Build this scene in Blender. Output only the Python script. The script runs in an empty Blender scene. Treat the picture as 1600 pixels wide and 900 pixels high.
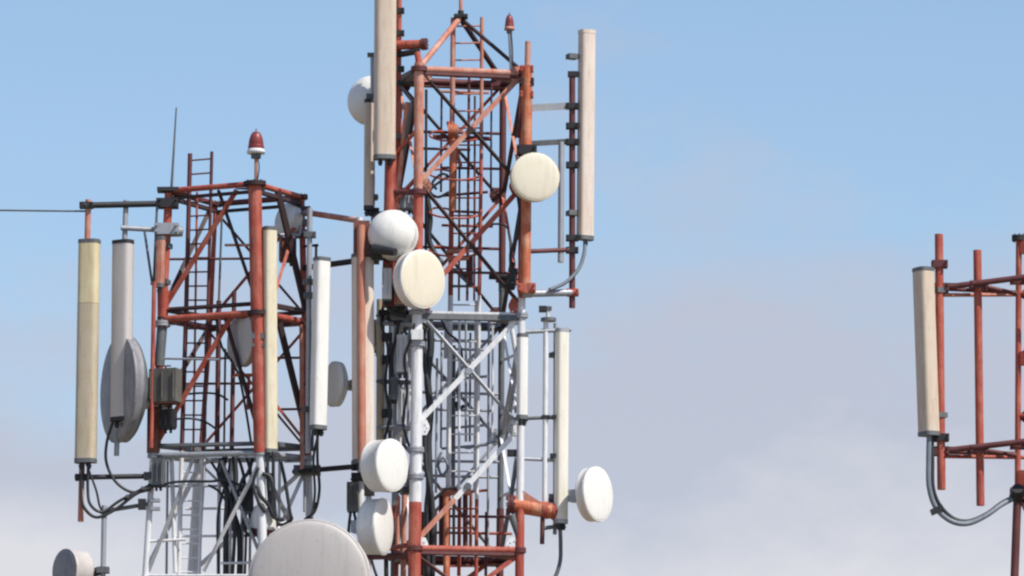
import bpy, math, random
from mathutils import Vector, Matrix
random.seed(7)
R = math.radians
scene = bpy.context.scene
COL = scene.collection

# ------------------------------------------------------------------ camera
FOC = 10500.0                 # focal length in photograph pixels (1600 wide)
PITCH = R(9.5)
CAMZ = 1.7
DIST = 80.0
cam_d = bpy.data.cameras.new('camera')
cam = bpy.data.objects.new('camera', cam_d); COL.objects.link(cam)
cam.location = (0, 0, CAMZ)
cam.rotation_euler = (math.pi/2 + PITCH, 0, 0)
cam_d.sensor_width = 36; cam_d.lens = 36*FOC/1600
cam_d.clip_start = 0.5; cam_d.clip_end = 20000
scene.camera = cam

# ------------------------------------------------------------------ sky + sun
SUN_AZ, SUN_EL = R(128), R(50)     # clockwise from +Y (the viewing direction)
sun_dir = Vector((math.sin(SUN_AZ)*math.cos(SUN_EL), math.cos(SUN_AZ)*math.cos(SUN_EL), math.sin(SUN_EL)))
world = bpy.data.worlds.new('World'); scene.world = world; world.use_nodes = True
nt = world.node_tree; N = nt.nodes; L = nt.links; N.clear()
out = N.new('ShaderNodeOutputWorld'); bg = N.new('ShaderNodeBackground')
L.new(bg.outputs[0], out.inputs[0]); bg.inputs['Strength'].default_value = 0.145
sky = N.new('ShaderNodeTexSky'); sky.sky_type = 'NISHITA'; sky.sun_disc = False
sky.sun_elevation = SUN_EL; sky.sun_rotation = SUN_AZ
sky.air_density = 1.0; sky.dust_density = 0.4; sky.ozone_density = 2.0
tc = N.new('ShaderNodeTexCoord'); sep = N.new('ShaderNodeSeparateXYZ')
L.new(tc.outputs['Generated'], sep.inputs[0])
def M(op, a, b=None, clamp=False):
    n = N.new('ShaderNodeMath'); n.operation = op; n.use_clamp = clamp
    for i, v in enumerate((a, b)):
        if v is None: continue
        if isinstance(v, (int, float)): n.inputs[i].default_value = v
        else: L.new(v, n.inputs[i])
    return n.outputs[0]
zc = M('MAXIMUM', sep.outputs['Z'], 0.0)
def cloud_noise(scale, loc, detail, rough):
    mp = N.new('ShaderNodeMapping'); mp.inputs['Location'].default_value = loc
    mp.inputs['Scale'].default_value = (1, 1, 1.7); L.new(tc.outputs['Generated'], mp.inputs[0])
    nz = N.new('ShaderNodeTexNoise'); nz.inputs['Scale'].default_value = scale
    nz.inputs['Detail'].default_value = detail; nz.inputs['Roughness'].default_value = rough
    L.new(mp.outputs[0], nz.inputs['Vector'])
    return nz.outputs['Fac']
def ramp(fac, stops):
    r = N.new('ShaderNodeValToRGB'); L.new(fac, r.inputs[0])
    el = r.color_ramp.elements
    while len(el) < len(stops): el.new(0.5)
    for e, (p, c) in zip(el, stops): e.position = p; e.color = c if len(c) == 4 else (*c, 1)
    return r.outputs[0]
def mixc(f, a, b):
    m = N.new('ShaderNodeMix'); m.data_type = 'RGBA'
    if isinstance(f, (int, float)): m.inputs[0].default_value = f
    else: L.new(f, m.inputs[0])
    for i, v in ((6, a), (7, b)):
        if isinstance(v, tuple): m.inputs[i].default_value = (*v, 1)
        else: L.new(v, m.inputs[i])
    return m.outputs[2]
n1 = cloud_noise(13.0, (-0.19, 0.9, 0.2), 8.0, 0.58)
n2 = cloud_noise(15.0, (4.3, 1.25, 2), 8.0, 0.58)
bank = M('MAXIMUM', M('MULTIPLY', M('SUBTRACT', 0.157, zc), 20.0), -0.75)      # a cloud bank low over the horizon, all round
cov = M('ADD', M('MULTIPLY', M('SUBTRACT', n1, 0.5), 3.3), bank)
cf = ramp(M('ADD', M('MULTIPLY', cov, 0.9), 0.42), [(0.0, (0, 0, 0)), (0.72, (1, 1, 1))])
glow = M('ADD', M('MULTIPLY', M('SUBTRACT', n2, 0.5), 3.2), M('MULTIPLY', M('SUBTRACT', 0.1395, zc), 34.0))
cloud_col = mixc(ramp(glow, [(0.0, (0, 0, 0)), (0.9, (1, 1, 1))]), (3.65, 3.78, 4.45), (5.25, 5.1, 5.3))
SKYMUL = N.new('ShaderNodeMix'); SKYMUL.data_type = 'RGBA'; SKYMUL.blend_type = 'MULTIPLY'
SKYMUL.inputs[0].default_value = 1.0; L.new(sky.outputs[0], SKYMUL.inputs[6]); SKYMUL.inputs[7].default_value = (1, 1, 1, 1)
L.new(mixc(M('MULTIPLY', cf, 0.88), SKYMUL.outputs[2], cloud_col), bg.inputs['Color'])

sun_d = bpy.data.lights.new('sun', 'SUN'); sun = bpy.data.objects.new('sun', sun_d); COL.objects.link(sun)
sun_d.energy = 5.0; sun_d.angle = R(0.6); sun_d.color = (1.0, 0.94, 0.84)
sun.rotation_euler = sun_dir.to_track_quat('Z', 'Y').to_euler(); sun.location = (30, -20, 60)

vs = scene.view_settings
vs.view_transform = 'Standard'; vs.look = 'None'; vs.exposure = 0.0; vs.gamma = 1.0; vs.use_curve_mapping = False
scene.cycles.filter_width = 2.3

# ------------------------------------------------------------------ materials
def paint(name, base, light=None, dark=None, rough=0.5, metal=0.0, patch=0.5, streak=0.5, scale=4.0, bump=0.15):
    m = bpy.data.materials.new(name); m.use_nodes = True
    t = m.node_tree; ns = t.nodes; ls = t.links
    b = ns['Principled BSDF']; b.inputs['Metallic'].default_value = metal
    light = light or tuple(min(1, c*1.25) for c in base); dark = dark or tuple(c*0.4 for c in base)
    co = ns.new('ShaderNodeTexCoord')
    def noise(sc, vec, det=5, ro=0.6):
        mp = ns.new('ShaderNodeMapping'); mp.inputs['Scale'].default_value = vec; ls.new(co.outputs['Object'], mp.inputs[0])
        n = ns.new('ShaderNodeTexNoise'); n.inputs['Scale'].default_value = sc; n.inputs['Detail'].default_value = det
        n.inputs['Roughness'].default_value = ro; ls.new(mp.outputs[0], n.inputs['Vector']); return n.outputs['Fac']
    def rmp(f, a, bb, top=1.0):
        r = ns.new('ShaderNodeMapRange'); r.inputs[1].default_value = a; r.inputs[2].default_value = bb
        r.inputs[4].default_value = top; ls.new(f, r.inputs[0]); return r.outputs[0]
    def mx(f, a, bb):
        x = ns.new('ShaderNodeMix'); x.data_type = 'RGBA'; ls.new(f, x.inputs[0])
        for i, v in ((6, a), (7, bb)):
            if isinstance(v, tuple): x.inputs[i].default_value = (*v, 1)
            else: ls.new(v, x.inputs[i])
        return x.outputs[2]
    c = mx(rmp(noise(scale, (1, 1, 1)), 0.42, 0.68, patch), base, light)
    c = mx(rmp(noise(scale*2.4, (2.2, 2.2, 0.28), 6), 0.5, 0.78, streak), c, dark)
    c = mx(rmp(noise(scale*9, (1, 1, 1), 3), 0.62, 0.72, streak), c, dark)
    ls.new(c, b.inputs['Base Color'])
    ls.new(rmp(noise(scale*3, (1, 1, 1)), 0.3, 0.7, 0.0), b.inputs['Metallic']) if False else None
    rr = ns.new('ShaderNodeMapRange'); rr.inputs[3].default_value = max(0.05, rough-0.12); rr.inputs[4].default_value = min(1, rough+0.18)
    ls.new(noise(scale*5, (1, 1, 1)), rr.inputs[0]); ls.new(rr.outputs[0], b.inputs['Roughness'])
    bp = ns.new('ShaderNodeBump'); bp.inputs['Strength'].default_value = bump; bp.inputs['Distance'].default_value = 0.004
    ls.new(noise(scale*14, (1, 1, 1)), bp.inputs['Height']); ls.new(bp.outputs[0], b.inputs['Normal'])
    return m
MAT = dict(
    red=paint('red_oxide_paint', (0.37, 0.064, 0.040), (0.46, 0.15, 0.10), (0.065, 0.016, 0.014), 0.6, patch=0.8, streak=0.8, scale=4.5, bump=0.3),
    orange=paint('orange_paint', (0.48, 0.12, 0.05), (0.60, 0.30, 0.18), (0.16, 0.04, 0.025), 0.6, patch=0.9, streak=0.8, scale=6, bump=0.3),
    terracotta=paint('terracotta_paint', (0.46, 0.17, 0.11), (0.54, 0.30, 0.22), (0.2, 0.07, 0.05), 0.6, patch=0.8, streak=0.5),
    pink=paint('faded_red_paint', (0.50, 0.185, 0.125), (0.56, 0.34, 0.27), (0.20, 0.06, 0.05), 0.65, patch=0.9, streak=0.8, scale=6, bump=0.3),
    shadedred=paint('shaded_dark_red_steel', (0.032, 0.015, 0.017), (0.075, 0.025, 0.027), (0.010, 0.007, 0.008), 0.65, streak=0.5),  # red steel made nearly black: shade put into the colour
    maroon=paint('dark_and_shaded_red_paint', (0.10, 0.024, 0.026), (0.18, 0.055, 0.055), (0.03, 0.01, 0.012), 0.6, streak=0.6),  # dark red; on rear and crossed members it also holds painted shade
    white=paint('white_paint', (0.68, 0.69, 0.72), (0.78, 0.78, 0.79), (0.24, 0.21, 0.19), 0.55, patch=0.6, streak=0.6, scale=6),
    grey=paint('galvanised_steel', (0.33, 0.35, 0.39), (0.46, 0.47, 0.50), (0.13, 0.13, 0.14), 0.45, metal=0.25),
    darkgrey=paint('dark_grey_steel', (0.10, 0.11, 0.12), (0.18, 0.19, 0.20), (0.03, 0.03, 0.03), 0.5),
    black=paint('black_steel', (0.016, 0.016, 0.02), (0.04, 0.04, 0.045), (0.008, 0.008, 0.009), 0.55),
    cable=paint('cable_rubber', (0.022, 0.024, 0.03), (0.05, 0.055, 0.06), (0.01, 0.01, 0.01), 0.5),
    greycable=paint('grey_cable_sheath', (0.16, 0.19, 0.23), (0.26, 0.29, 0.32), (0.06, 0.07, 0.08), 0.5),
    cream=paint('cream_radome', (0.68, 0.61, 0.44), (0.74, 0.70, 0.58), (0.45, 0.38, 0.26), 0.5, streak=0.75, bump=0.05),
    yellow=paint('lit_yellow_radome', (0.60, 0.51, 0.32), (0.72, 0.65, 0.45), (0.40, 0.32, 0.18), 0.5, streak=0.75, bump=0.05),  # sunlit tone of the split panel's upper part, put into the colour
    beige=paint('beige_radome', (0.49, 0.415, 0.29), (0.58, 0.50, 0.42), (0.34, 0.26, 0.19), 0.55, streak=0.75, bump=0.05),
    tan=paint('tan_radome', (0.58, 0.47, 0.37), (0.62, 0.55, 0.48), (0.40, 0.30, 0.22), 0.55, streak=0.75, bump=0.05),
    rose=paint('pale_rose_radome', (0.66, 0.56, 0.48), (0.72, 0.66, 0.60), (0.46, 0.36, 0.30), 0.5, streak=0.75, bump=0.05),
    dishwhite=paint('white_radome', (0.76, 0.75, 0.72), (0.80, 0.79, 0.78), (0.52, 0.49, 0.44), 0.45, streak=0.5, scale=3, bump=0.04),
    ivory=paint('ivory_white_radome', (0.74, 0.71, 0.62), (0.78, 0.76, 0.70), (0.5, 0.46, 0.36), 0.5, streak=0.5, bump=0.05),
    dishcream=paint('ivory_radome', (0.72, 0.66, 0.53), (0.76, 0.72, 0.62), (0.52, 0.46, 0.34), 0.5, streak=0.5, scale=3, bump=0.04),
    dishgrey=paint('grey_radome', (0.52, 0.485, 0.47), (0.57, 0.54, 0.53), (0.36, 0.33, 0.31), 0.55, streak=0.5, scale=2, bump=0.04),
    dishdark=paint('weathered_grey_reflector', (0.22, 0.215, 0.235), (0.36, 0.355, 0.37), (0.08, 0.08, 0.10), 0.5, streak=0.6, scale=3),
    lens=paint('red_lamp_lens', (0.22, 0.032, 0.035), (0.30, 0.07, 0.07), (0.06, 0.01, 0.01), 0.4, streak=0.3),
    brownbox=paint('rusty_brown_paint', (0.17, 0.06, 0.04), (0.26, 0.13, 0.10), (0.05, 0.02, 0.018), 0.65, streak=0.7),
    greenbox=paint('greenish_grey_paint', (0.105, 0.10, 0.09), (0.18, 0.17, 0.155), (0.06, 0.055, 0.05), 0.6, streak=0.5),
    concrete=paint('concrete', (0.36, 0.35, 0.33), rough=0.9),
)
gm = paint('dry_ground', (0.20, 0.16, 0.11), (0.24, 0.22, 0.13), (0.10, 0.09, 0.05), 0.95, scale=0.15, bump=0.4)

# ------------------------------------------------------------------ geometry helpers
FWD = Vector((0, math.cos(PITCH), math.sin(PITCH))); UP = Vector((0, -math.sin(PITCH), math.cos(PITCH)))
K = DIST/math.cos(PITCH)/FOC            # metres to a photograph pixel at the towers
def P(px, py, d=0.0, dist=DIST):
    """Where the line of sight through a photograph pixel meets the vertical plane Y = dist + d."""
    v = FWD + Vector((1, 0, 0))*((px-800)/FOC) + UP*((450-py)/FOC)
    return Vector((0, 0, CAMZ)) + v*((dist+d)/v.y)
def P3(t, dist=DIST): return P(t[0], t[1], t[2] if len(t) > 2 else 0.0, dist)

def origin(o):
    v = Vector((0, 0, 0))
    while o is not None: v += o.location; o = o.parent
    return v
def make(name, verts, faces, mat, parent=None, smooth=None):
    if parent is None:
        org = Vector((sum(v.x for v in verts)/len(verts), sum(v.y for v in verts)/len(verts), min(v.z for v in verts)))
    else: org = origin(parent)
    me = bpy.data.meshes.new(name)
    me.from_pydata([tuple(v-org) for v in verts], [], faces)
    me.materials.append(MAT[mat] if isinstance(mat, str) else mat)
    if smooth: me.polygons.foreach_set('use_smooth', [i in smooth for i in range(len(faces))])
    me.update()
    o = bpy.data.objects.new(name, me); COL.objects.link(o)
    if parent is None: o.location = org
    else: o.parent = parent
    return o
def tag(o, label, cat, group=None):
    o['label'] = label; o['category'] = cat
    if group: o['group'] = group
    return o
def thing(name, label, cat, loc, group=None):
    o = bpy.data.objects.new(name, None); o.empty_display_size = 0.2; COL.objects.link(o); o.location = loc
    return tag(o, label, cat, group)
def frame(a):
    a = a.normalized()
    u = a.cross(Vector((0, 0, 1)))
    if u.length < 1e-3: u = a.cross(Vector((0, 1, 0)))
    u.normalize(); return u, a.cross(u).normalized()
class Mesh:
    def __init__(s): s.v = []; s.f = []; s.s = set()
    def tube(s, p0, p1, r, r1=None, n=12, cap=True):
        r1 = r if r1 is None else r1
        u, w = frame(p1-p0); b = len(s.v)
        for p, q in ((p0, r), (p1, r1)):
            for i in range(n):
                t = 2*math.pi*i/n; s.v.append(p + (u*math.cos(t) + w*math.sin(t))*q)
        for i in range(n):
            j = (i+1) % n; s.s.add(len(s.f)); s.f.append((b+i, b+j, b+n+j, b+n+i))
        if cap:
            c = len(s.v); s.v += [v.copy() for v in s.v[b:b+2*n]]
            s.f.append(tuple(c+i for i in range(n-1, -1, -1))); s.f.append(tuple(c+n+i for i in range(n)))
        return s
    def box(s, c, ax, ay, az):      # half-extent vectors
        b = len(s.v)
        for i in (-1, 1):
            for j in (-1, 1):
                for k in (-1, 1): s.v.append(c + ax*i + ay*j + az*k)
        s.f += [tuple(b+i for i in q) for q in ((0, 1, 3, 2), (4, 6, 7, 5), (0, 4, 5, 1), (2, 3, 7, 6), (0, 2, 6, 4), (1, 5, 7, 3))]
        return s
    def prism(s, pts, up, smooth=False):   # polygon pts extruded by vector up
        n = len(pts); b = len(s.v); s.v += list(pts) + [p+up for p in pts]
        s.f += [tuple(b+i for i in range(n-1, -1, -1)), tuple(b+n+i for i in range(n))]
        if smooth:
            b = len(s.v); s.v += list(pts) + [p+up for p in pts]
        for i in range(n):
            j = (i+1) % n
            if smooth: s.s.add(len(s.f))
            s.f.append((b+i, b+j, b+n+j, b+n+i))
        return s
    def lathe(s, o, a, prof, n=40):        # prof: (radius, distance along a); a None breaks the smooth shading
        a = a.normalized(); u, w = frame(a)
        rows = []; prev = None
        for q in prof:
            if q is None:
                rows.append(None); q = prev
            prev = q
            b = len(s.v)
            for i in range(n):
                t = 2*math.pi*i/n; s.v.append(o + a*q[1] + (u*math.cos(t) + w*math.sin(t))*max(q[0], 1e-4))
            rows.append(b)
        for r0, r1 in zip(rows, rows[1:]):
            if r0 is None or r1 is None: continue
            for i in range(n):
                j = (i+1) % n; s.s.add(len(s.f)); s.f.append((r0+i, r0+j, r1+j, r1+i))
        return s
    def build(s, name, mat, parent=None): return make(name, s.v, s.f, mat, parent, s.s)
def tube(name, a, b, rpx, mat, parent, r1=None, n=12):
    return Mesh().tube(a, b, rpx*K, None if r1 is None else r1*K, n).build(name, mat, parent)
def angle(name, p0, p1, wpx, mat, parent, face=Vector((0.3, -1, 0.15)), flip=1):
    """An L section from p0 to p1; one flange faces `face`, the other stands behind it."""
    a = (p1-p0).normalized(); nrm = (face - a*face.dot(a)).normalized(); side = a.cross(nrm).normalized()*flip
    if face.x < -0.5 and side.z < 0: side = -side
    w = wpx*K; t = 0.16*w
    prof = [(0, 0), (w, 0), (w, t), (t, t), (t, w), (0, w)]
    pts = [p0 + side*(x-w/2) - nrm*y for x, y in prof]
    if (p1-p0).dot(side.cross(nrm)) > 0: pts.reverse()
    m = Mesh(); m.prism(pts, p1-p0); return m.build(name, mat, parent)
def chain(points, sub=8):                  # Catmull-Rom through the points
    q = [points[0]*2-points[1]] + points + [points[-1]*2-points[-2]]
    res = []
    for i in range(1, len(q)-2):
        for k in range(sub):
            t = k/sub; a, b, c, d = q[i-1], q[i], q[i+1], q[i+2]
            res.append(0.5*((b*2) + (c-a)*t + (a*2-b*5+c*4-d)*t*t + (b*3-a-c*3+d)*t**3))
    return res + [points[-1]]
def cable(name, pts, rpx, mat='cable', parent=None, n=7, dist=DIST):
    p = chain([P3(t, dist) for t in pts]); r = rpx*K; v = []; f = []
    u0 = None
    for i, c in enumerate(p):
        a = (p[min(i+1, len(p)-1)] - p[max(i-1, 0)]).normalized()
        u = frame(a)[0] if u0 is None else (u0 - a*u0.dot(a)).normalized()
        u0 = u; w = a.cross(u)
        for k in range(n):
            t = 2*math.pi*k/n; v.append(c + (u*math.cos(t) + w*math.sin(t))*r)
    for i in range(len(p)-1):
        for k in range(n):
            j = (k+1) % n; f.append((i*n+k, i*n+j, i*n+n+j, i*n+n+k))
    f.append(tuple(range(n-1, -1, -1))); f.append(tuple(len(v)-n+k for k in range(n)))
    return make(name, v, f, mat, parent, set(range(len(f)-2)))
def clamp(parent, p, axis, rpx, mat='darkgrey', name='clamp'):
    """A two-plate pipe clamp with four bolts round a pole through p."""
    a = axis.normalized(); x = Vector((1, 0, 0)); x = (x - a*x.dot(a)).normalized(); y = a.cross(x).normalized()
    r = rpx*K; m = Mesh()
    m.box(p - y*(r*1.0), x*(r*1.75), y*(r*0.28), a*(r*0.8)); m.box(p + y*(r*1.0), x*(r*1.75), y*(r*0.28), a*(r*0.8))
    for i in (-1, 1):
        for j in (-1, 1): m.tube(p + x*(i*r*1.4) + a*(j*r*0.45) - y*(r*1.9), p + x*(i*r*1.4) + a*(j*r*0.45) + y*(r*1.6), r*0.22, n=6)
    return m.build(name, mat, parent)
def flange(parent, p, axis, rpx, tpx, mat='darkgrey', bolts=8):
    a = axis.normalized(); u, w = frame(a); r = rpx*K; t = tpx*K; m = Mesh()
    m.tube(p-a*t, p-a*t*0.08, r, n=18); m.tube(p+a*t*0.08, p+a*t, r, n=18)
    for i in range(bolts):
        q = 2*math.pi*i/bolts; c = p + (u*math.cos(q)+w*math.sin(q))*r*0.82; m.tube(c-a*t*1.5, c+a*t*1.5, r*0.08, n=6)
    return m.build('flange', mat, parent)

# ------------------------------------------------------------------ ground
gv = [Vector((x, y, 0)) for x, y in ((-6000, -6000), (6000, -6000), (6000, 6000), (-6000, 6000))]
ground = make('ground', gv, [(0, 1, 2, 3)], gm); ground['kind'] = 'structure'

LEFTFACE = Vector((-0.85, -0.5, -0.12)); LITFACE = Vector((0.45, -0.85, 0.25))
Z = Vector((0, 0, 1))

def lower_tower(t, legs, rads, mats, z_step=1.45, spread=1.45, bmat='white', dm='darkgrey', levels_col=None):
    """Carries the lattice from the lowest visible ring down to concrete pads on the ground."""
    c = sum(legs, Vector())/len(legs); n = len(legs)
    feet = [Vector((c.x + (p.x-c.x)*spread, c.y + (p.y-c.y)*spread, 0.25)) for p in legs]
    nl = max(2, int(legs[0].z/z_step))
    for i, (p, q) in enumerate(zip(legs, feet)):
        half = p.lerp(q, 0.5)
        tube('leg', p, half, rads[i], mats[0], t); tube('leg', half, q, rads[i], mats[1], t)
        flange(t, half, q-p, rads[i]*1.8, 4)
        Mesh().box(Vector((q.x, q.y, 0.12)), Vector((0.35, 0, 0)), Vector((0, 0.35, 0)), Z*0.14).build('footing', 'concrete', t)
    for k in range(1, nl):
        f0, f1 = (k-1)/nl, k/nl
        for i in range(n):
            j = (i+1) % n; mm = mats[0] if f1 <= 0.5 else mats[1]
            a0, b0, a1, b1 = legs[i].lerp(feet[i], f0), legs[j].lerp(feet[j], f0), legs[i].lerp(feet[i], f1), legs[j].lerp(feet[j], f1)
            angle('ring_beam', a1, b1, 8, mm, t); angle('brace', a0, b1, 7, mm, t, LEFTFACE); angle('brace', b0, a1, 7, mm, t, LITFACE)

def ladder(t, rails, n, r_l, r_r, mat_of, rung_r=1.6):
    """rails: list of ((l_top),(r_top)) points down the height, mat per segment."""
    lad = bpy.data.objects.new('ladder', None); COL.objects.link(lad); lad.parent = t
    for (a, b, m0), (c, d, _) in zip(rails, rails[1:]):
        tube('rail', a, c, r_l, m0, lad, n=8); tube('rail', b, d, r_r, m0, lad, n=8)
        cnt = max(1, int((a-c).length/(n*K)))
        for i in range(cnt):
            f = (i+0.5)/cnt; tube('rung', a.lerp(c, f), b.lerp(d, f), rung_r, m0, lad, n=6)
    return lad

# ------------------------------------------------------------------ antenna builders
def yawvec(yaw, tilt=0): return Vector((math.sin(R(yaw))*math.cos(R(tilt)), -math.cos(R(yaw))*math.cos(R(tilt)), math.sin(R(tilt))))
def panel(label, top, bot, wpx, dpx, yaw, mat, group='panel antennas on the masts', d=0.0, split=None, cap='darkgrey', back='grey', conn=2, pole=None, dist=DIST, clamp_at=(0.12, 0.88)):
    """Panel antenna: radome with rounded front, metal back, end caps, brackets and connectors."""
    a, b = P(top[0], top[1], d, dist), P(bot[0], bot[1], d, dist)
    t = thing('panel_antenna', label, 'antenna', b, group)
    ax = (b-a).normalized(); f = yawvec(yaw); f = (f - ax*f.dot(ax)).normalized(); s = ax.cross(f).normalized()
    w, dp = wpx*K/2, dpx*K
    prof = []
    for i in range(17):
        q = math.pi*i/16; cx, sx = math.cos(q), math.sin(q)
        prof.append((math.copysign(abs(cx)**0.45, cx)*w, (abs(sx)**0.62)*dp*0.72 + dp*0.0))
    prof = [(x, y+dp*0.28) for x, y in prof] + [(-w*0.94, 0), (w*0.94, 0)]
    def ring(p, k=1.0): return [p + s*(x*k) + f*((y-dp*0.5)*k) for x, y in prof]
    ln = (b-a).length
    def body(p, q, m): return Mesh().prism(ring(p), q-p, True).build('radome', m, t)
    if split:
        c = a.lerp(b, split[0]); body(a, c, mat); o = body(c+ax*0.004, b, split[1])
    else: body(a, b, mat)
    Mesh().prism(ring(a-ax*0.02, 1.04), ax*0.045, True).build('end_cap', mat if cap == 'same' else cap, t)
    Mesh().prism(ring(b-ax*0.025, 1.04), ax*0.05, True).build('end_cap', cap if cap != 'same' else 'darkgrey', t)
    Mesh().box(a.lerp(b, 0.5) - f*(dp*0.5+0.012), s*(w*0.72), f*0.010, ax*(ln*0.485)).build('back_plate', back, t)
    for i in range(conn):
        x = (i-(conn-1)/2)*w*0.8; p = b + s*x
        Mesh().tube(p+ax*0.02, p+ax*0.10, 0.022, n=8).tube(p+ax*0.05, p+ax*0.075, 0.030, n=8).build('connector', 'black', t)
    if pole is not None:
        for k in clamp_at:
            p = a.lerp(b, k); pa, pb = pole; u = pb-pa
            h = pa + u*((p.z-pa.z)/u.z)
            h2 = p - f*(dp*0.5)
            m = Mesh().box(h2.lerp(h, 0.5), (h-h2)*0.5 if (h-h2).length > 1e-3 else s*0.05, (h-h2).cross(ax).normalized()*0.03 if (h-h2).length > 1e-3 else f*.05, ax*0.022)
            m.box(h, s*0.06, f*0.06, ax*0.03); m.tube(h+ax*0.0-s*0.07, h+s*0.07, 0.012, n=6)
            m.build('bracket', 'darkgrey', t)
    return t
def dish(label, px, py, d, dia, yaw, tilt=0, drum=20, mat='dishwhite', dome=3.0, back='dishwhite', rim=None, hub=18, hubmat='grey', pole=None, group='dish antennas on the masts', bowl=14, dist=DIST):
    """Microwave dish. (px,py) is the centre of the front face, dia its diameter in pixels, drum the shroud depth."""
    c = P(px, py, d, dist); a = yawvec(yaw, tilt); r = dia*K/2; D = drum*K
    t = thing('dish_antenna', label, 'dish antenna', c - Z*r, group)
    pr = [(r*0.985*math.cos(q*math.pi/2/9), dome*K*math.sin(q*math.pi/2/9)) for q in range(10)]
    Mesh().lathe(c, a, pr).build('radome', mat, t)
    m = Mesh().lathe(c, a, [(r*0.985, 0), None, (r*1.012, 0.004), (r*1.02, -0.012), (r*1.02, -0.028), None, (r, -0.03), (r*0.99, -D), None])
    m.build('shroud', back, t)
    bl = bowl*K; cu, cw = frame(a)
    for i in range(12):
        q = 2*math.pi*(i+.3)/12; e = cu*math.cos(q) + cw*math.sin(q); g = a.cross(e)
        Mesh().box(c + e*(r*1.02-.002) - a*0.02, e*0.004, g*0.010, a*0.019).build('rim_clamp', back, t)
    m = Mesh().lathe(c - a*D, a, [(r*0.99, 0), (r*0.995, -0.012), (r*0.93, -bl*0.28), (r*0.75, -bl*0.62), (r*0.5, -bl*0.87), (r*0.22, -bl), (0, -bl)])
    m.build('reflector_back', rim or back, t)
    h0 = c - a*(D+bl*0.9); h1 = h0 - a*(hub*K)
    Mesh().tube(h0, h1, r*0.17, n=16).tube(h0-a*0.01, h0-a*0.035, r*0.30, n=16).build('hub', hubmat, t)
    u, w = frame(a)
    Mesh().box(h1, a*0.05, u*r*0.22, w*r*0.22).build('radio_box', 'grey', t)
    if pole is not None:
        pa, pb = pole; q = pb-pa; h = pa + q*((h1.z-pa.z)/q.z); v = h-h1
        m = Mesh()
        if v.length > 0.02:
            x = v.cross(Z).normalized() if v.cross(Z).length > 1e-4 else u
            m.box(h1.lerp(h, 0.5), v*0.5, x*0.022, Z*0.05)
        m.box(h, Vector((0.075, 0, 0)), Vector((0, 0.075, 0)), Z*0.035); m.box(h-Z*0.11, Vector((0.07, 0, 0)), Vector((0, 0.07, 0)), Z*0.02)
        m.build('mount_bracket', 'darkgrey', t)
    return t
def radio(label, x0, y0, x1, y1, d, dep, mat, parent_fins=True, group='radio units on the masts', yaw=0, capmat='darkgrey', dist=DIST):
    c = P((x0+x1)/2, (y0+y1)/2, d, dist); w, h = abs(x1-x0)*K/2, abs(y1-y0)*K/2; dp = dep*K/2
    f = yawvec(yaw); s = Vector((-f.y, f.x, 0)); t = thing('radio_unit', label, 'radio unit', c-Z*h, group)
    Mesh().box(c, s*w, f*dp, Z*h).build('housing', mat, t)
    Mesh().box(c-Z*(h+0.012), s*w*0.9, f*dp*0.9, Z*0.011).build('base_plate', capmat, t)
    nf = 3 if 'equipment' in label else max(3, int(w/0.02))
    for i in range(nf):
        Mesh().box(c + f*(dp+0.012) + s*(-w*0.85 + 1.7*w*i/(nf-1)), s*0.003, f*0.0125, Z*h*0.82).build('cooling_fin', mat, t)
    Mesh().tube(c+Z*h, c+Z*(h+0.035), 0.012, n=8).box(c+Z*(h+0.04), s*w*0.4, f*0.008, Z*0.008).build('lifting_handle', capmat, t)
    for i in (-1, 1): Mesh().tube(c-Z*(h+0.02)+s*i*w*0.4, c-Z*(h+0.07)+s*i*w*0.4, 0.016, n=8).build('connector', 'black', t)
    return t
def beacon(label, px, ytop, ybot, ypole, d, wpx, pbot, white=False):
    c = P(px, ybot, d); h = (ybot-ytop)*K; r = wpx*K/2
    t = thing('warning_light', label, 'warning light', P(px, ypole, d), 'warning lights on the tower tops')
    Mesh().lathe(c, Z, [(0, -.005), (r*1.08, 0), (r*1.1, h*0.12), (r*0.95, h*0.2)]).build('lamp_base', 'white' if not white else 'pink', t)
    Mesh().lathe(c, Z, [(r*0.95, h*0.2), (r*0.97, h*0.35), None, (r*0.9, h*0.37)] + [q for i in range(6) for q in ((r*(0.93-0.012*i**1.9), h*(0.39+0.088*i)), (r*(0.86-0.012*i**1.9), h*(0.45+0.088*i)))] + [(r*0.45, h*0.95)]).build('lens', 'lens', t)
    Mesh().lathe(c, Z, [(r*0.48, h*0.91), (r*0.5, h*0.96), (r*0.2, h*1.02), (0.008, h*1.03), (0.006, h*1.16), (0, h*1.16)]).build('cap', 'maroon', t)
    Mesh().tube(c-Z*h*0.22, c, r*0.6, n=12).build('lamp_neck', 'darkgrey', t)
    cable('lamp_cable', [(px+3, ybot+4, d-.02), (px+5, (ybot+ypole)/2, d-.03), (px+pbot+2, ypole, d-.02)], 0.9, 'cable', t)
    tube('pole', P(px+pbot, ypole, d), c, 2.6, 'pink' if not white else 'grey', t)
    return t

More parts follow.
